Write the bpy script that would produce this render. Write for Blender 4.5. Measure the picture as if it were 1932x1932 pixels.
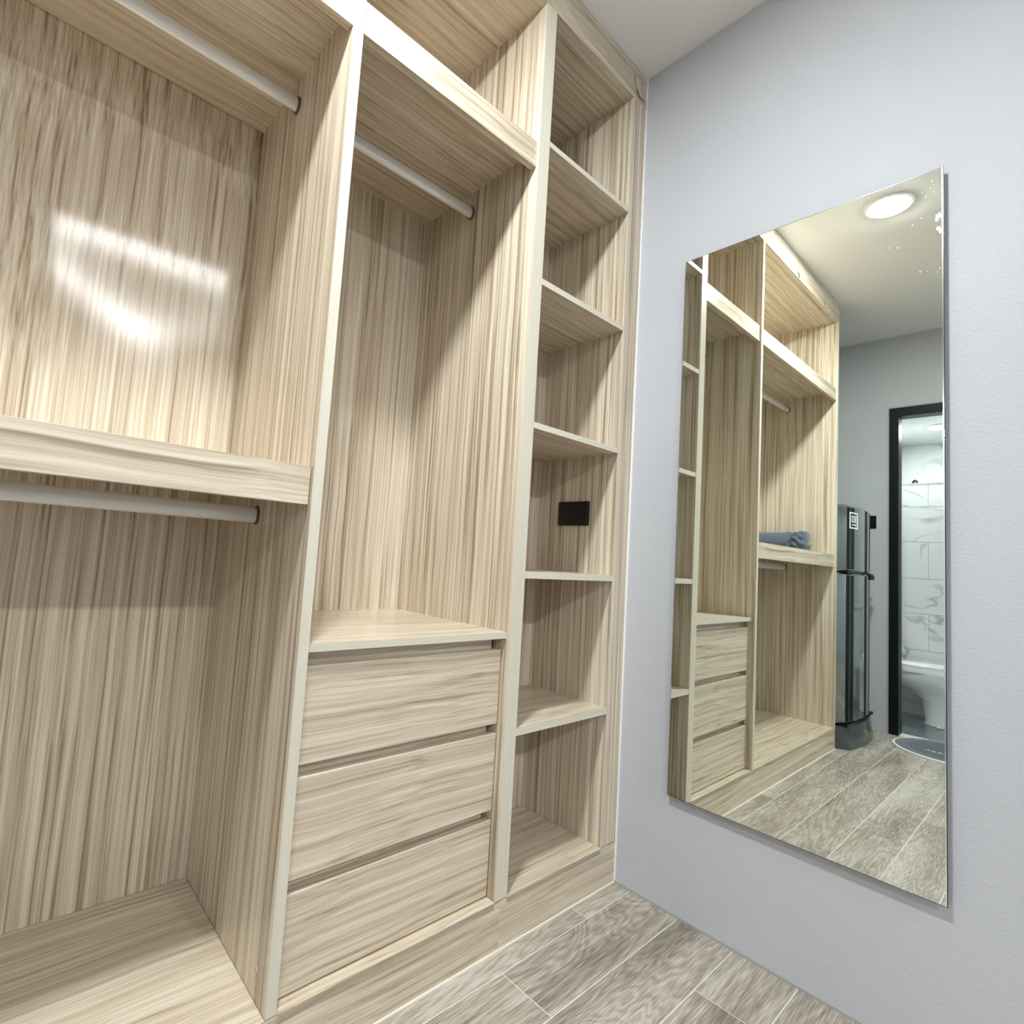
import bpy, bmesh, math, random
from mathutils import Matrix, Vector

random.seed(7)
for o in list(bpy.data.objects):
    bpy.data.objects.remove(o, do_unlink=True)
SC = bpy.context.scene
COL = SC.collection
IMG = 1932.0

# ------------------------------------------------------------------ camera
cam_d = bpy.data.cameras.new('camera')
cam = bpy.data.objects.new('camera', cam_d)
COL.objects.link(cam)
C_POS = Vector((-1.53706, -0.94224, 0.94984))
C_R = Vector((0.7585573, -0.64795657, 0.0688702))
C_U = Vector((-0.1054787, -0.01780459, 0.99426216))
C_F = Vector((0.64301249, 0.76146916, 0.08185142))
mw = Matrix.Identity(4)
for i, v in enumerate((C_R, C_U, -C_F, C_POS)):
    for k in range(3):
        mw[k][i] = v[k]
cam.matrix_world = mw
cam_d.sensor_fit = 'HORIZONTAL'
cam_d.sensor_width = 36.0
cam_d.lens = 36.0 * 1018.98 / IMG
cam_d.shift_x = (966 - 852.19) / IMG
cam_d.shift_y = -(966 - 959.57) / IMG
cam_d.clip_start = 0.01
SC.camera = cam

# ------------------------------------------------------------------ world, exposure
w = bpy.data.worlds.new('world')
SC.world = w
w.use_nodes = True
w.node_tree.nodes['Background'].inputs[0].default_value = (0.5, 0.55, 0.6, 1)
w.node_tree.nodes['Background'].inputs[1].default_value = 0.05
SC.view_settings.view_transform = 'Standard'
SC.view_settings.look = 'None'
SC.view_settings.exposure = 0.58
SC.view_settings.gamma = 1.0
SC.view_settings.use_curve_mapping = False

LAMP_MAIN = 530.0      # emission of the ceiling light over the wardrobe
LAMP_ROOM = 500.0     # emission of the lights further into the room
LAMP_SIDE = 330.0     # the further light on the mirror wall side
LAMP_BATH = 190.0

# ------------------------------------------------------------------ dimensions (metres)
H = 2.6
xAl, xAr, xBl, xBm, xBr, xE = -1.0863, -1.0653, -0.5209, -0.4998, -0.4788, -0.0804
xL, xLi = -2.2405, -2.2225
zk, D, D3 = 0.119, 0.497, 0.311
zt = 2.4853
xW = -2.977            # wall opposite the mirror
yF = -4.3              # wall behind the camera


# ------------------------------------------------------------------ material helpers
def new_mat(name):
    m = bpy.data.materials.new(name)
    m.use_nodes = True
    nt = m.node_tree
    return m, nt, nt.nodes, nt.links, nt.nodes['Principled BSDF']


def plain(name, col, rough=0.5, metal=0.0, coat=0.0, spec=0.5):
    m, nt, n, l, b = new_mat(name)
    b.inputs['Base Color'].default_value = (*col, 1)
    b.inputs['Roughness'].default_value = rough
    b.inputs['Metallic'].default_value = metal
    b.inputs['Coat Weight'].default_value = coat
    b.inputs['Specular IOR Level'].default_value = spec
    return m


def ramp(n, stops):
    r = n.new('ShaderNodeValToRGB')
    e = r.color_ramp.elements
    while len(e) < len(stops):
        e.new(0.5)
    for i, (p, c) in enumerate(stops):
        e[i].position = p
        e[i].color = (*c, 1)
    return r


def obj_coords(n, l, spread=13.0):
    tc = n.new('ShaderNodeTexCoord')
    oi = n.new('ShaderNodeObjectInfo')
    mul = n.new('ShaderNodeVectorMath'); mul.operation = 'SCALE'
    mul.inputs[0].default_value = (1.0, 0.63, 0.41)
    l.new(oi.outputs['Random'], mul.inputs['Scale'])
    mul2 = n.new('ShaderNodeVectorMath'); mul2.operation = 'SCALE'
    mul2.inputs['Scale'].default_value = spread
    l.new(mul.outputs[0], mul2.inputs[0])
    add = n.new('ShaderNodeVectorMath'); add.operation = 'ADD'
    l.new(tc.outputs['Object'], add.inputs[0])
    l.new(mul2.outputs[0], add.inputs[1])
    return add.outputs[0]


def mixf(n, l, a, b, fa, fb):
    x = n.new('ShaderNodeMath'); x.operation = 'MULTIPLY'; x.inputs[1].default_value = fa
    l.new(a, x.inputs[0])
    y = n.new('ShaderNodeMath'); y.operation = 'MULTIPLY_ADD'; y.inputs[1].default_value = fb
    l.new(b, y.inputs[0]); l.new(x.outputs[0], y.inputs[2])
    return y.outputs[0]


def wood(name, axis, contrast=1.0, rough=0.27, fine=1.0, pale=False):
    """striped light oak laminate, grain along axis"""
    m, nt, n, l, b = new_mat(name)
    co = obj_coords(n, l)
    # gentle waviness across the grain
    wn = n.new('ShaderNodeTexNoise'); wn.inputs['Scale'].default_value = 2.2; wn.inputs['Detail'].default_value = 2
    l.new(co, wn.inputs['Vector'])
    sub = n.new('ShaderNodeVectorMath'); sub.operation = 'SUBTRACT'; sub.inputs[1].default_value = (.5, .5, .5)
    l.new(wn.outputs['Color'], sub.inputs[0])
    sc = n.new('ShaderNodeVectorMath'); sc.operation = 'SCALE'
    sc.inputs['Scale'].default_value = 0.035 if axis == 'X' else 0.011
    l.new(sub.outputs[0], sc.inputs[0])
    ad = n.new('ShaderNodeVectorMath'); ad.operation = 'ADD'
    l.new(co, ad.inputs[0]); l.new(sc.outputs[0], ad.inputs[1])
    outs = []
    for scale, det, q in ((68.0, 2.0, 0.011), (180.0, 1.5, 0.007), (450.0 * fine, 1.0, 0.0035)):
        st = {'X': (q, 1, 1), 'Y': (1, q, 1), 'Z': (1, 1, q)}[axis]
        mp = n.new('ShaderNodeVectorMath'); mp.operation = 'MULTIPLY'
        mp.inputs[1].default_value = st
        l.new(ad.outputs[0], mp.inputs[0])
        t = n.new('ShaderNodeTexNoise')
        t.inputs['Scale'].default_value = scale
        t.inputs['Detail'].default_value = det
        l.new(mp.outputs[0], t.inputs['Vector'])
        outs.append(t.outputs['Fac'])
    f = mixf(n, l, outs[0], outs[1], 0.42, 0.40)
    g = n.new('ShaderNodeMath'); g.operation = 'MULTIPLY_ADD'; g.inputs[1].default_value = 0.18
    l.new(outs[2], g.inputs[0]); l.new(f, g.inputs[2])
    d = 0.15 / contrast
    r = ramp(n, [(0.5 - d, (0.325, 0.250, 0.166)), (0.5 - d * 0.45, (0.518, 0.427, 0.313)),
                 (0.5 + d * 0.15, (0.645, 0.553, 0.430)), (0.5 + d, (0.79, 0.710, 0.585))])
    if pale:
        for e_ in r.color_ramp.elements:
            e_.color = (*[0.35 * c + 0.65 * q for c, q in zip(e_.color[:3], (0.71, 0.685, 0.585))], 1)
    l.new(g.outputs[0], r.inputs['Fac'])
    l.new(r.outputs['Color'], b.inputs['Base Color'])
    b.inputs['Roughness'].default_value = rough
    b.inputs['Specular IOR Level'].default_value = 0.45
    bp = n.new('ShaderNodeBump'); bp.inputs['Strength'].default_value = 0.04 if rough > 0.2 else 0.008; bp.inputs['Distance'].default_value = 0.002
    l.new(g.outputs[0], bp.inputs['Height'])
    l.new(bp.outputs[0], b.inputs['Normal'])
    return m


def paint(name, col, bump=0.30, scale=190.0, rough=0.5):
    m, nt, n, l, b = new_mat(name)
    tc = n.new('ShaderNodeTexCoord')
    t = n.new('ShaderNodeTexNoise'); t.inputs['Scale'].default_value = scale; t.inputs['Detail'].default_value = 3
    l.new(tc.outputs['Object'], t.inputs['Vector'])
    t2 = n.new('ShaderNodeTexNoise'); t2.inputs['Scale'].default_value = 1.7; t2.inputs['Detail'].default_value = 4
    l.new(tc.outputs['Object'], t2.inputs['Vector'])
    r = ramp(n, [(0.3, tuple(c * 0.965 for c in col)), (0.7, tuple(min(1, c * 1.03) for c in col))])
    l.new(t2.outputs['Fac'], r.inputs['Fac'])
    l.new(r.outputs['Color'], b.inputs['Base Color'])
    b.inputs['Roughness'].default_value = rough
    b.inputs['Specular IOR Level'].default_value = 0.35
    bp = n.new('ShaderNodeBump'); bp.inputs['Strength'].default_value = bump; bp.inputs['Distance'].default_value = 0.003
    l.new(t.outputs['Fac'], bp.inputs['Height'])
    l.new(bp.outputs[0], b.inputs['Normal'])
    return m


def plank_mat():
    m, nt, n, l, b = new_mat('floor_plank')
    co = obj_coords(n, l, 37.0)
    st = n.new('ShaderNodeVectorMath'); st.operation = 'MULTIPLY'; st.inputs[1].default_value = (0.15, 1.0, 1.0)
    l.new(co, st.inputs[0])
    wn = n.new('ShaderNodeTexNoise'); wn.inputs['Scale'].default_value = 6.0; wn.inputs['Detail'].default_value = 3.0
    wn.inputs['Distortion'].default_value = 1.1
    l.new(st.outputs[0], wn.inputs['Vector'])
    # contour lines of the warp field make cathedral grain and knots
    ml = n.new('ShaderNodeMath'); ml.operation = 'MULTIPLY'; ml.inputs[1].default_value = 130.0
    l.new(wn.outputs['Fac'], ml.inputs[0])
    sn = n.new('ShaderNodeMath'); sn.operation = 'SINE'; l.new(ml.outputs[0], sn.inputs[0])
    s01 = n.new('ShaderNodeMath'); s01.operation = 'MULTIPLY_ADD'; s01.inputs[1].default_value = 0.5; s01.inputs[2].default_value = 0.5
    l.new(sn.outputs[0], s01.inputs[0])
    fs = n.new('ShaderNodeVectorMath'); fs.operation = 'MULTIPLY'; fs.inputs[1].default_value = (0.035, 1.0, 1.0)
    l.new(co, fs.inputs[0])
    fi = n.new('ShaderNodeTexNoise'); fi.inputs['Scale'].default_value = 520.0; fi.inputs['Detail'].default_value = 3.0
    l.new(fs.outputs[0], fi.inputs['Vector'])
    bg = n.new('ShaderNodeTexNoise'); bg.inputs['Scale'].default_value = 9.0; bg.inputs['Detail'].default_value = 3.0
    l.new(st.outputs[0], bg.inputs['Vector'])
    f1 = mixf(n, l, s01.outputs[0], fi.outputs['Fac'], 0.07, 0.50)
    f2 = n.new('ShaderNodeMath'); f2.operation = 'MULTIPLY_ADD'; f2.inputs[1].default_value = 0.43
    l.new(bg.outputs['Fac'], f2.inputs[0]); l.new(f1, f2.inputs[2])
    r = ramp(n, [(0.37, (0.165, 0.140, 0.110)), (0.46, (0.288, 0.250, 0.203)),
                 (0.53, (0.395, 0.350, 0.292)), (0.62, (0.565, 0.520, 0.455))])
    l.new(f2.outputs[0], r.inputs['Fac'])
    l.new(r.outputs['Color'], b.inputs['Base Color'])
    b.inputs['Roughness'].default_value = 0.36
    bp = n.new('ShaderNodeBump'); bp.inputs['Strength'].default_value = 0.15; bp.inputs['Distance'].default_value = 0.002
    l.new(f2.outputs[0], bp.inputs['Height'])
    l.new(bp.outputs[0], b.inputs['Normal'])
    return m


def marble(name):
    m, nt, n, l, b = new_mat(name)
    co = obj_coords(n, l, 5.0)
    t = n.new('ShaderNodeTexNoise'); t.inputs['Scale'].default_value = 1.7; t.inputs['Detail'].default_value = 3.5
    t.inputs['Distortion'].default_value = 0.9
    l.new(co, t.inputs['Vector'])
    s = n.new('ShaderNodeMath'); s.operation = 'SUBTRACT'; s.inputs[1].default_value = 0.5
    l.new(t.outputs['Fac'], s.inputs[0])
    a = n.new('ShaderNodeMath'); a.operation = 'ABSOLUTE'; l.new(s.outputs[0], a.inputs[0])
    t2 = n.new('ShaderNodeTexNoise'); t2.inputs['Scale'].default_value = 4.0
    l.new(co, t2.inputs['Vector'])
    # veins only where a second noise allows them
    k = n.new('ShaderNodeMath'); k.operation = 'MULTIPLY_ADD'; k.inputs[1].default_value = 0.07; k.inputs[2].default_value = -0.026
    l.new(t2.outputs['Fac'], k.inputs[0])
    ad = n.new('ShaderNodeMath'); ad.operation = 'ADD'
    l.new(a.outputs[0], ad.inputs[0]); l.new(k.outputs[0], ad.inputs[1])
    r = ramp(n, [(0.0, (0.42, 0.44, 0.45)), (0.010, (0.60, 0.62, 0.63)), (0.022, (0.78, 0.80, 0.80)), (0.3, (0.82, 0.84, 0.84))])
    l.new(ad.outputs[0], r.inputs['Fac'])
    l.new(r.outputs['Color'], b.inputs['Base Color'])
    b.inputs['Roughness'].default_value = 0.12
    return m


def emitter(name, col, strength):
    m, nt, n, l, b = new_mat(name)
    b.inputs['Base Color'].default_value = (0.9, 0.9, 0.9, 1)
    b.inputs['Emission Color'].default_value = (*col, 1)
    b.inputs['Emission Strength'].default_value = strength
    return m


def cloth_mat(name, col):
    m, nt, n, l, b = new_mat(name)
    tc = n.new('ShaderNodeTexCoord')
    t = n.new('ShaderNodeTexNoise'); t.inputs['Scale'].default_value = 420.0
    l.new(tc.outputs['Object'], t.inputs['Vector'])
    r = ramp(n, [(0.3, tuple(c * 0.8 for c in col)), (0.7, tuple(c * 1.15 for c in col))])
    l.new(t.outputs['Fac'], r.inputs['Fac'])
    l.new(r.outputs['Color'], b.inputs['Base Color'])
    b.inputs['Roughness'].default_value = 0.95
    b.inputs['Sheen Weight'].default_value = 0.2
    return m


M = {
    'wx': wood('oak_laminate_x', 'X', 0.86), 'wy': wood('oak_laminate_y', 'Y'), 'wz': wood('oak_laminate_z', 'Z', 1.32), 'wz_gloss': wood('oak_laminate_z_glossy', 'Z', 1.2, rough=0.16),
    'edge_z': wood('oak_edge_band_z', 'Z', 0.7), 'edge_x': wood('oak_edge_band_x', 'X', 0.7),
    'band_x': wood('pale_edge_band_x', 'X', 0.5, pale=True),
    'band': wood('pale_edge_band', 'Z', 0.5, pale=True),
    'wall': paint('grey_wall_paint', (0.505, 0.518, 0.553)),
    'wall_end': paint('grey_wall_paint_plain', (0.52, 0.532, 0.54), 0.05),
    'ceil': paint('ceiling_paint', (0.90, 0.895, 0.89), 0.08, 120.0, 0.6),
    'grout': plain('pale_grout', (0.72, 0.69, 0.63), 0.8),
    'plank': plank_mat(),
    'seal': plain('white_sealant', (0.86, 0.86, 0.86), 0.35),
    'seal_warm': plain('cream_sealant', (0.80, 0.74, 0.64), 0.4),
    'seal_grey': plain('grey_sealant', (0.36, 0.37, 0.36), 0.5),
    'mirror': plain('mirror_silver', (0.80, 0.838, 0.785), 0.0, 1.0),
    'mirror_edge': plain('mirror_edge', (0.02, 0.025, 0.022), 0.25),
    'bevel': plain('mirror_bevel', (0.93, 0.95, 0.93), 0.12, 1.0),
    'black': plain('black_plastic', (0.004, 0.004, 0.006), 0.25),
    'black_metal': plain('black_door_frame', (0.003, 0.004, 0.007), 0.45, spec=0.2),
    'white_metal': plain('rod_white', (0.78, 0.77, 0.75), 0.3),
    'bracket': plain('rod_bracket', (0.16, 0.12, 0.08), 0.35, 0.6),
    'marble': marble('white_marble_tile'),
    'bathfloor': plain('grey_bath_tile', (0.14, 0.17, 0.18), 0.15),
    'white': plain('white_ceramic', (0.82, 0.84, 0.84), 0.08, coat=0.5),
    'bathpaint': paint('bath_paint', (0.72, 0.75, 0.75), 0.03),
    'fridge': plain('fridge_steel', (0.30, 0.335, 0.335), 0.10, 0.9),
    'fridge_dark': plain('fridge_dark', (0.003, 0.005, 0.008), 0.3, spec=0.12),
    'fridge_side': plain('fridge_side', (0.10, 0.12, 0.125), 0.2, 0.5),
    'stick': plain('sticker_white', (0.90, 0.92, 0.92), 0.4),
    'towel': cloth_mat('slate_blue_cloth', (0.105, 0.132, 0.172)),
    'mat_grey': cloth_mat('mat_grey', (0.115, 0.135, 0.145)),
    'mat_dark': cloth_mat('mat_dark', (0.075, 0.088, 0.10)),
    'mat_white': cloth_mat('mat_white', (0.72, 0.74, 0.72)),
    'mat_text': plain('mat_text', (0.80, 0.83, 0.84), 0.8),
    'tape': plain('tape_film', (0.60, 0.55, 0.44), 0.25, 0.0, 0.3),
    'lamp_main': emitter('lamp_main', (0.93, 0.985, 1.0), LAMP_MAIN),
    'lamp_room': emitter('lamp_room', (0.95, 0.98, 1.0), LAMP_ROOM),
    'lamp_side': emitter('lamp_side', (0.95, 0.98, 1.0), LAMP_SIDE),
    'lamp_bath': emitter('lamp_bath', (0.93, 0.98, 1.0), LAMP_BATH),
    'door_dark': plain('dark_door', (0.03, 0.026, 0.024), 0.4),
}
M['wz_gloss'].node_tree.nodes['Principled BSDF'].inputs['Specular IOR Level'].default_value = 0.45
M['white_metal'].node_tree.nodes['Principled BSDF'].inputs['Metallic'].default_value = 0.25


# ------------------------------------------------------------------ object helpers
def link(o, parent=None):
    COL.objects.link(o)
    if parent is not None:
        o.parent = parent
        o.location = o.location - world_loc(parent)
    return o


def world_loc(o):
    v = Vector(o.location)
    while o.parent is not None:
        o = o.parent
        v += Vector(o.location)
    return v


def tag(o, label=None, cat=None, group=None, kind=None):
    if label: o['label'] = label
    if cat: o['category'] = cat
    if group: o['group'] = group
    if kind: o['kind'] = kind
    return o


def empty(name, loc, label=None, cat=None, group=None, kind=None):
    o = bpy.data.objects.new(name, None)
    o.location = loc
    o.empty_display_size = 0.05
    COL.objects.link(o)
    return tag(o, label, cat, group, kind)


def from_bm(name, bm, mat, parent=None, loc=(0, 0, 0), smooth=False):
    me = bpy.data.meshes.new(name)
    bmesh.ops.recalc_face_normals(bm, faces=bm.faces[:])
    bm.to_mesh(me)
    bm.free()
    me.materials.append(M[mat] if isinstance(mat, str) else mat)
    if smooth:
        for p in me.polygons:
            p.use_smooth = True
    o = bpy.data.objects.new(name, me)
    o.location = loc
    return link(o, parent)


def bm_box(bm, x0, x1, y0, y1, z0, z1):
    r = bmesh.ops.create_cube(bm, size=1.0)
    bmesh.ops.scale(bm, vec=(x1 - x0, y1 - y0, z1 - z0), verts=r['verts'])
    bmesh.ops.translate(bm, vec=((x0 + x1) / 2, (y0 + y1) / 2, (z0 + z1) / 2), verts=r['verts'])
    return r['verts']


def box(name, x0, x1, y0, y1, z0, z1, mat, parent=None, bev=0.0):
    c = Vector(((x0 + x1) / 2, (y0 + y1) / 2, (z0 + z1) / 2))
    bm = bmesh.new()
    bm_box(bm, x0 - c.x, x1 - c.x, y0 - c.y, y1 - c.y, z0 - c.z, z1 - c.z)
    if bev:
        bmesh.ops.bevel(bm, geom=bm.edges[:], offset=bev, segments=2, affect='EDGES', profile=0.6)
    return from_bm(name, bm, mat, parent, c)


def loft(name, rings, mat, parent=None, smooth=True, cap=True, closed=True, origin=None):
    """rings: list of lists of world points; origin at mean"""
    c = origin or sum((Vector(p) for r in rings for p in r), Vector()) / sum(len(r) for r in rings)
    bm = bmesh.new()
    vs = [[bm.verts.new(Vector(p) - c) for p in r] for r in rings]
    k = len(rings[0])
    for a, b_ in zip(vs, vs[1:]):
        for i in range(k if closed else k - 1):
            j = (i + 1) % k
            bm.faces.new((a[i], a[j], b_[j], b_[i]))
    if cap:
        bm.faces.new(list(reversed(vs[0])))
        bm.faces.new(vs[-1])
    o = from_bm(name, bm, mat, parent, c, smooth)
    if smooth:
        md = o.modifiers.new('edge', 'EDGE_SPLIT'); md.split_angle = math.radians(40)
    return o


def disc_ring(cx, cy, z, r, k=40):
    return [(cx + r * math.cos(2 * math.pi * i / k), cy + r * math.sin(2 * math.pi * i / k), z) for i in range(k)]


# ------------------------------------------------------------------ room shell
def struct(o):
    o['kind'] = 'structure'
    return o


floor = struct(box('floor', xW - 0.1, 0.1, yF - 0.1, 0.6, -0.08, -0.0007, 'grout'))
ceil = struct(box('ceiling', xW - 0.1, 0.1, yF - 0.1, 0.6, H, H + 0.1, 'ceil'))
struct(box('wall_mirror', 0.0, 0.1, yF, 0.6, -0.0007, H, 'wall'))
struct(box('wall_back', xW, 0.0, 0.512, 0.6, -0.0007, H, 'wall_end'))
struct(box('wall_front', xW, 0.0, yF - 0.1, yF, -0.0007, H, 'wall_end'))
# wall opposite the mirror with the bathroom doorway
DO0, DO1, DOZ = -0.102, -0.96, 2.107          # outer frame
bm = bmesh.new()
c = Vector((xW - 0.05, -1.9, 1.3))
for a in ((xW - 0.1, xW, DO0, 0.6, -0.0007, H), (xW - 0.1, xW, yF, DO1, -0.0007, H), (xW - 0.1, xW, DO1, DO0, DOZ, H)):
    bm_box(bm, a[0] - c.x, a[1] - c.x, a[2] - c.y, a[3] - c.y, a[4] - c.z, a[5] - c.z)
struct(from_bm('wall_end', bm, 'wall_end', None, c))

# floor planks: wood-look tiles, pale joints, each its own piece
PW, PL, GAP = 0.1447, 0.952, 0.0028
full_mesh = {}
row_end = {0: -0.212, 1: -0.541, 2: -0.853}


def plank(x0, x1, y0, y1):
    key = (round(x1 - x0, 3), round(y1 - y0, 3))
    cx, cy = (x0 + x1) / 2, (y0 + y1) / 2
    if key not in full_mesh:
        bm = bmesh.new()
        bm_box(bm, -(x1 - x0) / 2, (x1 - x0) / 2, -(y1 - y0) / 2, (y1 - y0) / 2, -0.009, 0.0)
        me = bpy.data.meshes.new('plank')
        bm.to_mesh(me); bm.free()
        me.materials.append(M['plank'])
        full_mesh[key] = me
    o = bpy.data.objects.new('plank', full_mesh[key])
    o.location = (cx, cy, 0.0)
    link(o, floor)


r = -4
while True:
    top = -0.055 - (r - 1) * PW
    bot = top - PW
    if top < yF: break
    y1, y0 = min(top - GAP / 2, 0.512), max(bot + GAP / 2, yF)
    if y1 - y0 > 0.01:
        e = row_end[r % 3] + PL * 2
        xs_hi = 0.0 if bot < 0.0 else xL - 0.003
        if bot < 0.0 < top: xs_hi = 0.0
        while e > xW:
            a, b_ = e - PL + GAP / 2, e - GAP / 2
            a, b_ = max(a, xW), min(b_, xs_hi)
            if b_ - a > 0.01:
                plank(a, b_, y0, y1)
            e -= PL
    r += 1

# thin grey joint where the wall meets the floor
tr = struct(box('trim_1', -0.006, 0.0, yF, -0.002, 0.0, 0.006, 'seal_grey'))

# ------------------------------------------------------------------ wardrobe (hanging bay + drawer bay)
WD = empty('wardrobe', ((xL + xBm) / 2, D / 2, 0),
           'open oak laminate wardrobe with hanging rods and three drawers', 'wardrobe')
B = 0.0009
T = 0.018
box('side_panel', xL, xLi, 0, D, 0, zt, 'wz', WD, B)
box('divider', xAl, xAr, 0, D, zk, zt, 'wz', WD, B)
box('side_panel', xBl, xBm, 0, D, zk, zt, 'wz', WD, B)
box('plinth', xLi, xBm, 0, T, 0.004, zk - 0.0025, 'wx', WD, 0.0005)
box('bottom_board', xLi, xAl, 0, D, zk - T, zk, 'wx', WD, B)
box('bottom_board', xAr, xBl, 0, D, zk - T, zk, 'wx', WD, B)
box('fascia', xL, xBm, 0, T, zt, H - 0.001, 'wx', WD, B)
box('top_board', xL, xBm, T, D, zt, zt + T, 'wx', WD)
box('sealant_bead', xL, xBm, -0.004, 0.0, 0.0, 0.004, 'seal_warm', WD)
for a, b_ in ((xL, xLi), (xAl, xAr), (xBl, xBm)):
    box('edge_band', a, b_, -0.0006, 0.0, zk, zt, 'band', WD)
# back panels (upper hanging bay panel is bowed, shaped to place the lamp's highlight streak)
zms, zus = 1.0946, 2.0555


def bowed_panel():
    x0, x1, z0, z1 = xLi, xAl, zms, zus
    nx, nz = 40, 150
    c = Vector(((x0 + x1) / 2, D, (z0 + z1) / 2))
    bm = bmesh.new()
    g = []
    for j in range(nz + 1):
        row = []
        for i in range(nx + 1):
            x = x0 + (x1 - x0) * i / nx
            z = z0 + (z1 - z0) * j / nz
            fx = math.sin(math.pi * i / nx)
            zc = 1.615
            s = 1 / (1 + math.exp(-(z - zc) / 0.0255))
            fade = 1 - max(0.0, (z - 1.80) / (z1 - 1.80)) ** 2 * (3 - 2 * max(0.0, (z - 1.80) / (z1 - 1.80)))
            y = -0.0080 * s * fade - 0.22 * min(0.06, (x + 1.28) ** 2) * math.exp(-((z - 1.6) / 0.22) ** 2)
            row.append(bm.verts.new((x - c.x, y, z - c.z)))
        g.append(row)
    for j in range(nz):
        for i in range(nx):
            bm.faces.new((g[j][i], g[j][i + 1], g[j + 1][i + 1], g[j + 1][i]))
    o = from_bm('back_panel', bm, 'wz_gloss', WD, c, True)
    md = o.modifiers.new('solid', 'SOLIDIFY'); md.thickness = 0.005; md.offset = -1
    return o


bowed_panel()
box('back_panel', xLi, xAl, D, D + 0.006, zus + T, zt, 'wz', WD)
box('back_panel', xLi, xAl, D, D + 0.006, zk, zms - T, 'wz', WD)
box('back_panel', xAr, xBl, D, D + 0.006, zk, zt, 'wz', WD)
# upper shelves with deep front rails
for a, b_ in ((xLi, xAl), (xAr, xBl)):
    box('shelf', a, b_, 0.025, D, zus, zus + T, 'wx', WD)
    box('shelf_rail', a + 0.0005, b_ - 0.0005, 0.0066, 0.025, 2.0039, 2.0760, 'wx', WD, B)
# mid shelf of the hanging bay
box('shelf', xLi, xAl, 0.0285, D, zms - T, zms, 'wx', WD)
box('shelf_rail', xLi + 0.0005, xAl - 0.002, 0.0099, 0.0285, 1.0218, zms, 'wx', WD, B)
# drawer stack
sh = box('shelf', xAr, xBl, 0.0145, D, 0.7446, 0.7606, 'wx', WD)
box('edge_band', xAr, xBl, 0.0139, 0.0145, 0.7446, 0.7606, 'band_x', sh)
for z0, z1 in ((0.533, 0.7165), (0.3245, 0.5095), (0.1235, 0.3005)):
    dr = box('drawer', xAr + 0.001, xBl - 0.0035, 0.025, 0.043, z0, z1, 'wx', WD, 0.0012)
    box('drawer_box', xAr + 0.03, xBl - 0.03, 0.0585, 0.42, z0 + 0.015, z1 - 0.03, 'wx', dr)
for z0, z1 in ((0.7060, 0.7446), (0.50, 0.535), (0.29, 0.326)):
    box('groove_panel', xAr, xBl - 0.014, 0.050, 0.0575, z0, z1, 'wx', WD)


# hanging rods: oval tube held in end cups
def rod(x0, x1, yc, zc):
    k = 24
    prof = [(0.0105 * math.cos(2 * math.pi * i / k), 0.0175 * math.sin(2 * math.pi * i / k)) for i in range(k)]
    o = loft('hanging_rod', [[(x, yc + a, zc + b_) for a, b_ in prof] for x in (x0 + 0.002, x1 - 0.002)], 'white_metal', WD)
    for xe, s in ((x0, 1), (x1, -1)):
        pr = [(1.42 * a, 1.2 * b_) for a, b_ in prof]
        loft('rod_bracket', [[(xe + s * d, yc + a, zc + b_) for a, b_ in pr] for d in (0.0, 0.0055)], 'bracket', o)
    return o


rod(xLi, xAl, 0.262, 1.988)
rod(xAr, xBl, 0.264, 1.990)
rod(xLi, xAl, 0.266, 1.004)
# plastic screw caps
for (x, s, y, z) in ((xAl, -1, 0.052, 0.172), (xLi, 1, 0.05, 0.172)):
    ring = [(0.006 * math.cos(2 * math.pi * i / 16), 0.006 * math.sin(2 * math.pi * i / 16)) for i in range(16)]
    loft('screw_cap', [[(x + s * d, y + a, z + b_) for a, b_ in ring] for d in (0.0, 0.0012)], 'edge_x', WD)

# ------------------------------------------------------------------ narrow shelf tower beside the mirror wall
ST = empty('shelf_tower', ((xBm + 0) / 2, D3 / 2, 0),
           'narrow oak laminate shelf tower with five open shelves beside the mirror wall', 'shelving')
box('side_panel', xBm, xBr, 0, D3, zk, zt, 'wz', ST, B)
box('side_panel', xE, xE + T, 0.0, D3 + 0.006, zk, zt, 'wz', ST)
box('filler_strip', xE + T, -0.0045, 0, 0.02, zk, zt, 'wz', ST)
box('plinth', xBm, -0.0045, 0, T, 0.004, zk - 0.0025, 'wx', ST, 0.0005)
box('bottom_board', xBr, xE, 0, D3, zk - T, zk, 'wx', ST, B)
box('fascia', xBm, -0.0045, 0, T, zt, H - 0.001, 'wx', ST, B)
box('top_board', xBm, -0.0045, T, D3, zt, zt + T, 'wx', ST)
box('back_panel', xBr, xE, D3, D3 + 0.006, zk, zt, 'wz', ST)
box('edge_band', xBm, xBr, -0.0006, 0.0, zk, zt, 'band', ST)
for zb, z1 in ((2.0855, 2.0997), (1.6893, 1.7052), (1.2949, 1.3102), (0.8982, 0.9151), (0.5023, 0.5192)):
    sh = box('shelf', xBr, xE, 0.0010, D3, zb - 0.0005, z1 + 0.0005, 'wx', ST)
    box('edge_band', xBr, xE, 0.0004, 0.0010, zb - 0.0005, z1 + 0.0005, 'band_x', sh)
box('sealant_bead', xBm, -0.0045, -0.004, 0.0, 0.0, 0.004, 'seal_warm', ST)
box('sealant_bead', -0.0045, 0.0, -0.004, 0.012, 0.0, H, 'seal', ST)

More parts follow.
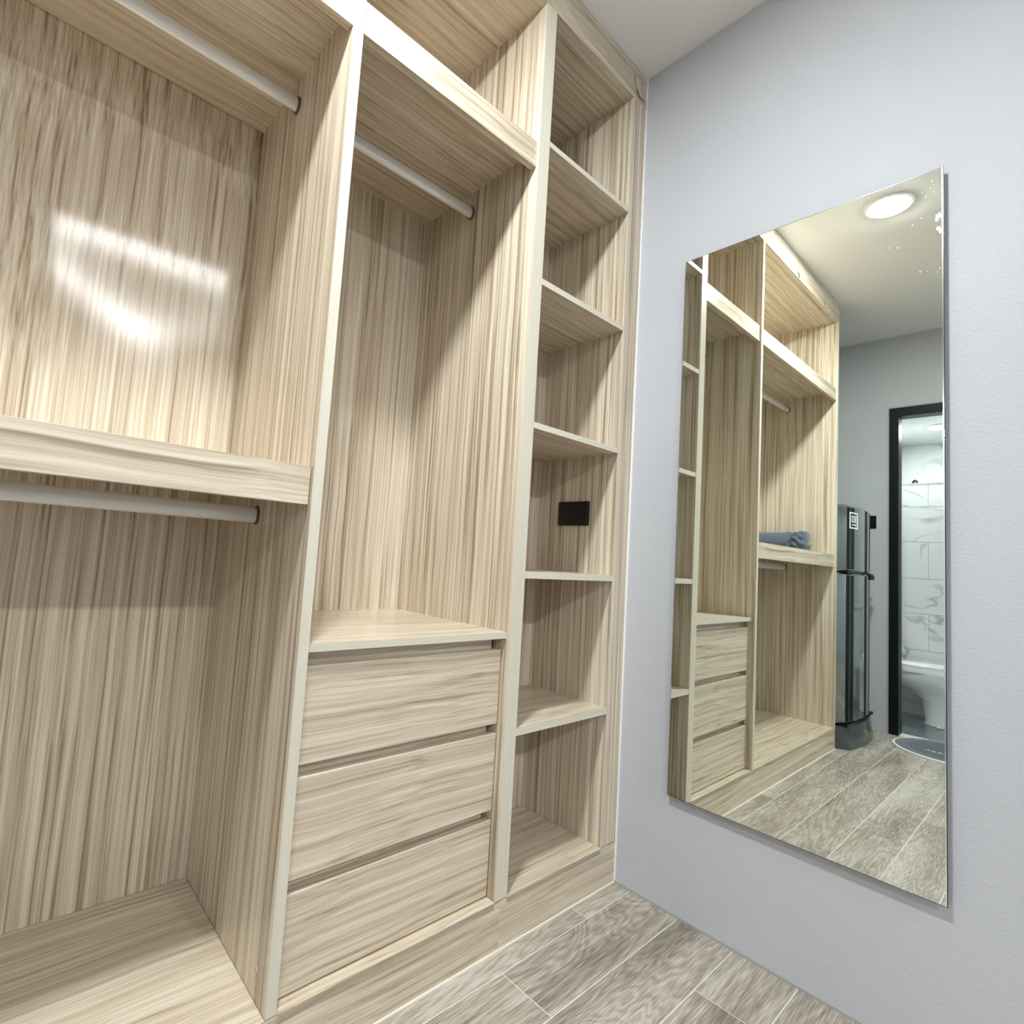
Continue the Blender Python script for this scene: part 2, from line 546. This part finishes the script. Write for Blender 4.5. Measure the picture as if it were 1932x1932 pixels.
# ------------------------------------------------------------------ wall mirror
xm, yml, ymr, zmt, zmb = -0.020, -0.1659, -0.7506, 1.8779, 0.3177
MR = empty('wall_mirror_glass', (0.0, (yml + ymr) / 2, zmb), 'tall frameless rectangular mirror on the grey wall', 'mirror')
MR.name = 'frameless_mirror'
box('mirror_sheet', xm, xm + 0.0045, ymr, yml, zmb, zmt, 'mirror_edge', MR)
box('mirror_face', xm - 0.0004, xm, ymr + 0.0012, yml - 0.0012, zmb + 0.0012, zmt - 0.0012, 'mirror', MR)
box('backing_board', xm + 0.0045, 0.0, ymr + 0.035, yml - 0.035, zmb + 0.035, zmt - 0.035, 'fridge_dark', MR)

for ya, yb_ in ((ymr + 0.0012, ymr + 0.0034), (yml - 0.0030, yml - 0.0012)):
    box('polished_edge', xm - 0.0006, xm - 0.0003, ya, yb_, zmb + 0.0012, zmt - 0.0012, 'bevel', MR)
specks = [(-0.708, 1.868), (-0.731, 1.852), (-0.733, 1.841), (-0.714, 1.832), (-0.721, 1.821), (-0.733, 1.824),
          (-0.729, 1.836), (-0.744, 1.767), (-0.740, 1.762), (-0.742, 1.738), (-0.744, 1.732), (-0.712, 1.774),
          (-0.698, 1.765), (-0.672, 1.750), (-0.655, 1.727), (-0.671, 1.720), (-0.739, 1.638), (-0.7435, 1.643),
          (-0.722, 1.647), (-0.710, 1.647), (-0.601, 1.866), (-0.617, 1.868), (-0.685, 1.860), (-0.696, 1.835)]
bm = bmesh.new()
cs = Vector((xm - 0.0007, -0.70, 1.78))
for i, (y, z) in enumerate(specks):
    big = 0.0042 if i in (7, 8, 9, 10) else random.uniform(0.0010, 0.0020)
    for q in range(3 if big > 0.003 else 1):
        k_ = 7
        oy, oz = random.uniform(-1, 1) * big * 0.4, random.uniform(-1, 1) * big
        vs = [bm.verts.new((-0.00004 * q, y + oy - cs.y + big * random.uniform(0.3, 0.8) * math.cos(6.283 * a / k_),
                            z + oz - cs.z + big * random.uniform(0.7, 1.7) * math.sin(6.283 * a / k_))) for a in range(k_)]
        bm.faces.new(vs)
sp = from_bm('dried_specks', bm, 'seal', MR, cs)
sp['kind'] = 'stuff'


# ------------------------------------------------------------------ black socket plates
def plate(name, axis, face, u0, u1, z0, z1, label, seam):
    t = 0.0075
    if axis == 'x-':      # on a face looking to -x
        e = empty(name, (face, (u0 + u1) / 2, z0), label, 'socket')
        box('cover_plate', face - t, face, u0, u1, z0, z1, 'black', e, 0.0015)
        box('module_seam', face - t - 0.0006, face - t + 0.0005, u0 + seam, u0 + seam + 0.0012, z0 + 0.004, z1 - 0.004, 'fridge_side', e)
    else:
        e = empty(name, (face, (u0 + u1) / 2, z0), label, 'socket')
        box('cover_plate', face, face + t, u0, u1, z0, z1, 'black', e, 0.0015)
        box('module_seam', face + t - 0.0005, face + t + 0.0006, (u0 + u1) / 2 - 0.02, (u0 + u1) / 2 + 0.02, z0 + 0.02, z1 - 0.02, 'fridge_dark', e)
    return e


plate('power_socket', 'x-', xE, 0.0945, 0.2155, 1.0675, 1.1465, 'black power socket plate inside the narrow shelf tower', 0.004)
plate('power_socket', 'x+', xW, -0.034, 0.084, 1.308, 1.392, 'black power socket plate on the end wall behind the refrigerator', 0.0)


# ------------------------------------------------------------------ ceiling lights
def ceiling_light(x, y, z, r_, mat, label, group=None):
    e = empty('ceiling_light', (x, y, z), label, 'light', group)
    loft('trim_ring', [disc_ring(x, y, z, r_ * 1.16), disc_ring(x, y, z - 0.006, r_ * 1.14), disc_ring(x, y, z - 0.009, r_ * 1.02)], 'seal', e)
    loft('diffuser', [disc_ring(x, y, z - 0.0085, r_), disc_ring(x, y, z - 0.0105, r_ * 0.97)], mat, e, smooth=False)
    return e


ceiling_light(-1.342, -0.405, H, 0.078, 'lamp_main', 'round ceiling downlight just in front of the wardrobe')
ceiling_light(-0.75, -3.05, H, 0.078, 'lamp_side', 'round ceiling downlight behind the camera on the mirror wall side')
ceiling_light(-2.25, -3.05, H, 0.086, 'lamp_room', 'round ceiling downlight behind the camera in front of the added dark door')
ceiling_light(-3.79, -0.25, 2.14, 0.075, 'lamp_bath', 'round ceiling downlight inside the bathroom')

# ------------------------------------------------------------------ bathroom doorway
dr1 = struct(empty('door_1', (xW, (DO0 + DO1) / 2, 0)))
fx0, fx1 = xW - 0.085, xW + 0.012
box('door_jamb', fx0, fx1, DO0 - 0.049, DO0, 0.0, DOZ, 'black_metal', dr1, 0.002)
box('door_jamb', fx0, fx1, DO1, DO1 + 0.049, 0.0, DOZ, 'black_metal', dr1, 0.002)
box('door_head', fx0, fx1, DO1 + 0.049, DO0 - 0.049, DOZ - 0.060, DOZ, 'black_metal', dr1, 0.002)
box('casing_strip', xW, xW + 0.004, DO0, DO0 + 0.007, 0.0, DOZ + 0.010, 'seal_grey', dr1)
box('casing_strip', xW, xW + 0.004, DO1, DO0, DOZ, DOZ + 0.010, 'seal_grey', dr1)
box('threshold', xW - 0.1, xW - 0.001, DO1 + 0.049, DO0 - 0.049, -0.05, -0.0005, 'marble', dr1)

# unseen dark door, added so the refrigerator front mirrors dark bands
dr2 = struct(empty('added_door', (-2.1, yF, 0)))
box('door_leaf', -2.5, -1.7, yF, yF + 0.03, 0.005, 2.05, 'door_dark', dr2, 0.003)
box('door_jamb', -2.56, -2.5, yF, yF + 0.045, 0.0, 2.11, 'black_metal', dr2)
box('door_jamb', -1.7, -1.64, yF, yF + 0.045, 0.0, 2.11, 'black_metal', dr2)
box('door_head', -2.5, -1.7, yF, yF + 0.045, 2.05, 2.11, 'black_metal', dr2)

# ------------------------------------------------------------------ bathroom beyond the doorway
bx0, bx1, by0, by1, bz = -4.45, xW - 0.1, -1.35, 0.10, 2.14
struct(box('floor_bathroom', bx0, bx1, by0, by1, -0.08, -0.002, 'bathfloor'))
struct(box('ceiling_bathroom', bx0, bx1, by0, by1, bz, bz + 0.05, 'bathpaint'))
struct(box('wall_bathroom_left', bx0, bx1, by1, by1 + 0.05, -0.08, bz, 'marble'))
struct(box('wall_bathroom_right', bx0, bx1, by0 - 0.05, by0, -0.08, bz, 'marble'))
struct(box('wall_bathroom_back', bx0 - 0.05, bx0, by0, by1, -0.08, bz, 'marble'))
px = -3.845
pw = struct(box('wall_partition', px - 0.10, px - 0.008, by0, by1, -0.002, 1.718, 'bathpaint'))
zj = [-0.002, 0.20, 0.470, 0.739, 1.001, 1.276, 1.545, 1.722]
for j in range(7):
    y = by1 - (0.0 if j % 2 else 0.27)
    cols = []
    if not j % 2: cols.append((by1 - 0.27, by1))
    while y > by0 + 0.02:
        cols.append((max(y - 0.56, by0), y)); y -= 0.56
    for a, b_ in cols:
        box('tile', px - 0.008, px, a + 0.0012, b_ - 0.0012, zj[j] + 0.0012, zj[j + 1] - 0.0012, 'marble', pw)
box('coping', px - 0.104, px + 0.003, by0, by1, 1.722, 1.727, 'marble', pw)

# black shower fitting showing over the partition
sf = empty('shower_head', (px - 0.30, -0.04, 1.70), 'black shower fitting behind the tiled bathroom partition', 'shower')
box('bracket_arm', px - 0.32, px - 0.29, -0.055, -0.035, 1.2, 1.73, 'black', sf, 0.003)
loft('spray_head', [disc_ring(px - 0.305, -0.045, z, r_, 20) for z, r_ in ((1.735, 0.022), (1.765, 0.024), (1.79, 0.016), (1.80, 0.004))], 'black', sf)


# toilet standing side-on to the door, bowl front toward the wardrobe side
def toilet():
    cx = -3.60
    e = empty('toilet', (cx, -0.30, 0), 'white ceramic toilet standing against the tiled bathroom partition', 'toilet')

    def oval(yf, yb, hw, z, k=32, sharp=2.3):
        yf, yb = yf + 0.05, yb + 0.05
        pts = []
        cy, ry = (yf + yb) / 2, (yf - yb) / 2
        for i in range(k):
            t = 2 * math.pi * i / k
            ct, s_ = math.cos(t), math.sin(t)
            pts.append((cx + hw * math.copysign(abs(ct) ** (2 / sharp), ct), cy + ry * math.copysign(abs(s_) ** (2 / sharp), s_), z))
        return pts
    loft('bowl', [oval(-0.23, -0.52, 0.105, 0.0), oval(-0.235, -0.52, 0.10, 0.03), oval(-0.22, -0.53, 0.098, 0.16),
                  oval(-0.13, -0.54, 0.115, 0.225), oval(-0.04, -0.55, 0.15, 0.275), oval(0.03, -0.56, 0.168, 0.325),
                  oval(0.045, -0.56, 0.172, 0.352)], 'white', e)
    loft('seat', [oval(0.060, -0.40, 0.185, 0.3525), oval(0.065, -0.40, 0.188, 0.372), oval(0.058, -0.40, 0.183, 0.384)], 'white', e)
    loft('lid', [oval(0.050, -0.40, 0.180, 0.3845), oval(0.052, -0.40, 0.182, 0.400), oval(0.040, -0.395, 0.172, 0.408)], 'white', e)
    box('cistern', cx - 0.18, cx + 0.18, -0.66, -0.46, 0.30, 0.74, 'white', e, 0.02)
    box('cistern_lid', cx - 0.19, cx + 0.19, -0.67, -0.455, 0.741, 0.775, 'white', e, 0.008)
    for s in (-1, 1):
        loft('bolt_cap', [disc_ring(cx + s * 0.112, -0.27, z, r_, 14) for z, r_ in ((0.0, 0.012), (0.012, 0.012), (0.018, 0.006))], 'white', e)


toilet()

# white hand towel hanging by the partition
bm = bmesh.new()
N = 9
cT = Vector((-3.80, 0.045, 0.52))
rows = []
for j in range(8):
    t = j / 7
    row = []
    for i in range(N):
        s = i / (N - 1) - 0.5
        wd = 0.012 + 0.085 * t ** 0.8
        row.append(bm.verts.new((0.006 * math.sin(i * 2.1 + t), s * wd * 2, 0.14 - 0.24 * t + 0.012 * math.sin(i * 1.7) * t)))
    rows.append(row)
for a, b_ in zip(rows, rows[1:]):
    for i in range(N - 1):
        bm.faces.new((a[i], a[i + 1], b_[i + 1], b_[i]))
ht = from_bm('hand_towel', bm, 'mat_white', None, cT, True)
ht.modifiers.new('solid', 'SOLIDIFY').thickness = 0.004
tag(ht, 'small white towel hanging on the tiled partition above the toilet', 'towel')


# ------------------------------------------------------------------ refrigerator
def fridge():
    x0, x1 = -2.262, -2.846          # near (wardrobe) side, far side
    yb = 0.47
    e = empty('refrigerator', ((x0 + x1) / 2, 0.2, 0), 'dark grey two-door refrigerator between the wardrobe and the end wall', 'refrigerator')

    def front(off, flare=0.0, k=24):
        # rounded front outline, near corner tightly curved, gentle bulge
        pts = []
        for i in range(k + 1):
            t = i / k
            x = x0 + flare + (x1 - x0 - 2 * flare) * t
            s = 2 * t - 1
            y = -0.062 + 0.034 * s * s - off
            edge = max(0.0, abs(s) - 0.93) / 0.07
            y += 0.035 * edge ** 2
            pts.append((x, y))
        return pts

    def outline(off, z, back, flare=0.0):
        p = front(off, flare)
        return [(x, y, z) for x, y in p] + [(p[-1][0], back, z), (p[0][0], back, z)]
    loft('body', [[(x, y, z) for x, y in ((x0 - 0.004, 0.03), (x1 + 0.004, 0.03), (x1 + 0.004, yb), (x0 - 0.004, yb))] for z in (0.13, 1.385)], 'fridge_side', e, smooth=False)
    for nm, za, zb in (('freezer_door', 1.003, 1.392), ('fridge_door', 0.140, 0.993)):
        d = loft(nm, [outline(-0.008, za, 0.028), outline(0.0, za + 0.008, 0.028), outline(0.0, zb - 0.010, 0.028), outline(-0.010, zb, 0.028)], 'fridge', e)
        # dark grip strip, and mirrored dark bands put in as door stripes
        for ta, tb in ((0.055, 0.115), (0.135, 0.20), (0.765, 0.815)):
            p = front(0.0012)
            k = len(p) - 1

            def at(t):
                f = t * k; i = min(int(f), k - 1); q = f - i
                return (p[i][0] * (1 - q) + p[i + 1][0] * q, p[i][1] * (1 - q) + p[i + 1][1] * q)
            ts = [ta + (tb - ta) * q / 4 for q in range(5)]
            ring = [at(t) for t in ts]
            ins = [(x, y + 0.003) for x, y in reversed(ring)]
            loft('door_stripe', [[(x, y, z) for x, y in ring + ins] for z in (za + 0.012, zb - 0.014)], 'fridge_dark', d)
    # gap handle between the doors on the hinge-free side
    pf = front(0.012)
    box('handle', pf[20][0] - 0.05, pf[20][0] + 0.03, -0.062, -0.01, 0.962, 0.994, 'black', e, 0.006)
    box('hinge_strip', x1 + 0.01, x0 - 0.01, -0.045, 0.02, 0.9932, 1.0028, 'fridge_dark', e)
    loft('base', [outline(0.022, 0.0, 0.30, -0.006), outline(0.016, 0.05, 0.30, -0.004), outline(0.004, 0.125, 0.30)], 'fridge_side', e)
    box('kick_trim', x1 + 0.008, x0 - 0.008, -0.05, 0.02, 0.1255, 0.1395, 'fridge_dark', e)
    # energy label: white rounded outline with 01 inside
    lb = empty('sticker', (-2.37, -0.06, 1.31))
    lb.parent = e; lb.location = Vector((-2.37, -0.06, 1.31)) - world_loc(e)
    xa, xb, za, zb = -2.318, -2.425, 1.255, 1.352

    def yy(x):
        s = 2 * ((x - x0) / (x1 - x0)) - 1
        return -0.062 + 0.034 * s * s - 0.0022

    def strip(xA, xB, zA, zB, nm='outline'):
        k = 6
        ring = [(xA + (xB - xA) * i / k) for i in range(k + 1)]
        pts = [(x, yy(x)) for x in ring] + [(x, yy(x) + 0.0015) for x in reversed(ring)]
        loft(nm, [[(x, y, z) for x, y in pts] for z in (zA, zB)], 'stick', lb, smooth=False)
    strip(xa, xb, zb - 0.008, zb); strip(xa, xb, za, za + 0.008)
    strip(xa, xa - 0.010, za + 0.008, zb - 0.008); strip(xb + 0.010, xb, za + 0.008, zb - 0.008)
    # the two characters
    strip(xa - 0.026, xa - 0.034, 1.292, 1.332, 'zero'); strip(xa - 0.048, xa - 0.056, 1.292, 1.332, 'zero')
    strip(xa - 0.034, xa - 0.048, 1.327, 1.332, 'zero'); strip(xa - 0.034, xa - 0.048, 1.292, 1.297, 'zero')
    strip(xa - 0.072, xa - 0.080, 1.292, 1.332, 'one')
    strip(xa - 0.026, xa - 0.085, 1.275, 1.281, 'text_line')


fridge()

# ------------------------------------------------------------------ rolled towel on the mid shelf
bm = bmesh.new()
cxr, r0 = -2.146, 0.060
rows = []
ys = [0.12 + 0.33 * i / 66 for i in range(67)]
K = 40
for y in ys:
    t = (y - 0.195) / 0.012
    pinch = 0.012 * math.exp(-(t * t))
    ruff = 1.0 if y < 0.195 else math.exp(-((y - 0.195) / 0.03) ** 2)
    row = []
    for i in range(K):
        a = 2 * math.pi * i / K
        rr = r0 - pinch + 0.0095 * ruff * math.sin(a * 9 + 3 * math.sin(y * 60)) + 0.0015 * math.sin(a * 3 + y * 20)
        if y < 0.13: rr *= 0.90 + 0.10 * (y - 0.12) / 0.01
        z = r0 * 0.97 + rr * math.sin(a)
        row.append(bm.verts.new((rr * math.cos(a), y - 0.28, max(z, 0.001) - r0)))
    rows.append(row)
for a, b_ in zip(rows, rows[1:]):
    for i in range(K):
        bm.faces.new((a[i], a[(i + 1) % K], b_[(i + 1) % K], b_[i]))
bm.faces.new(list(reversed(rows[0]))); bm.faces.new(rows[-1])
tw = empty('rolled_towel', (cxr, 0.28, zms), 'rolled slate blue towel tied near its end on the wardrobe shelf', 'towel')
from_bm('roll', bm, 'towel', tw, (cxr, 0.28, zms + r0), True)
k = 32
tie = []
for dy, rr in ((-0.004, 0.0), (-0.004, 0.004), (0.004, 0.004), (0.004, 0.0)):
    tie.append([(cxr + (0.0495 + rr) * math.cos(2 * math.pi * i / k), 0.195 + dy, zms + 0.0595 + (0.0495 + rr) * math.sin(2 * math.pi * i / k)) for i in range(k)])
loft('tie_cord', tie, 'mat_dark', tw, cap=False)

# ------------------------------------------------------------------ oval bath mat at the doorway
BMx, BMy = -2.800, -0.418
bmt = empty('bath_mat', (BMx, BMy, 0), 'oval grey bath mat with white rim at the bathroom doorway', 'mat')


def ell(f, z, k=64):
    return [(BMx + 0.258 * f * math.cos(2 * math.pi * i / k), BMy + 0.262 * f * math.sin(2 * math.pi * i / k), z) for i in range(k)]


loft('rim', [ell(1.0, 0.0003), ell(1.0, 0.008), ell(0.985, 0.0105), ell(0.965, 0.0105)], 'mat_white', bmt)
loft('field', [ell(0.964, 0.004), ell(0.964, 0.0100), ell(0.95, 0.0112)], 'mat_grey', bmt)
loft('inner_oval', [ell(0.74, 0.0105), ell(0.735, 0.0118)], 'mat_dark', bmt)
tx = bpy.data.curves.new('mat_lettering', 'FONT')
tx.body = 'BATHROOM'
tx.align_x = 'RIGHT'
tx.size = 0.028
tx.space_character = 1.35
tx.extrude = 0.0004
tx.materials.append(M['mat_text'])
tmp = bpy.data.objects.new('lettering_curve', tx)
COL.objects.link(tmp)
bpy.context.view_layer.update()
txm = bpy.data.meshes.new_from_object(tmp.evaluated_get(bpy.context.evaluated_depsgraph_get()))
bpy.data.objects.remove(tmp, do_unlink=True)
txo = bpy.data.objects.new('lettering', txm)
txo.location = (-2.712, -0.313, 0.0123)
txo.rotation_euler = (0, 0, math.radians(90))
link(txo, bmt)


# ------------------------------------------------------------------ loose tape scraps on the top fascia
def tape(x, z, w_, h_, lift, label, turn=0.0):
    bm = bmesh.new()
    c = Vector((x, 0.0, z))
    g = []
    for j in range(9):
        t = j / 8
        row = []
        for i in range(5):
            s = i / 4 - 0.5
            y = -0.0012 - lift * (max(0.0, t - 0.45) / 0.55) ** 2 - 0.003 * math.sin(t * 9 + s * 3) ** 2
            u, v = s * w_ * (1 + 0.15 * math.sin(t * 5)), (0.5 - t) * h_
            row.append(bm.verts.new((u * math.cos(turn) - v * math.sin(turn), y, u * math.sin(turn) + v * math.cos(turn))))
        g.append(row)
    for a, b_ in zip(g, g[1:]):
        for i in range(4):
            bm.faces.new((a[i], a[i + 1], b_[i + 1], b_[i]))
    o = from_bm('tape_scrap', bm, 'tape', None, c, True)
    o.modifiers.new('solid', 'SOLIDIFY').thickness = 0.0006
    return tag(o, label, 'tape', 'tape scraps on the wardrobe fascia')


tape(-0.052, 2.532, 0.034, 0.082, 0.012, 'peeling beige tape scrap on the top fascia in the corner by the mirror wall', 0.25)
tape(-1.985, 2.500, 0.030, 0.090, 0.012, 'peeling beige tape scrap on the top fascia near the refrigerator', -0.45)
tape(-1.533, 2.520, 0.022, 0.055, 0.006, 'small beige tape scrap on the top fascia over the hanging bay', -0.2)
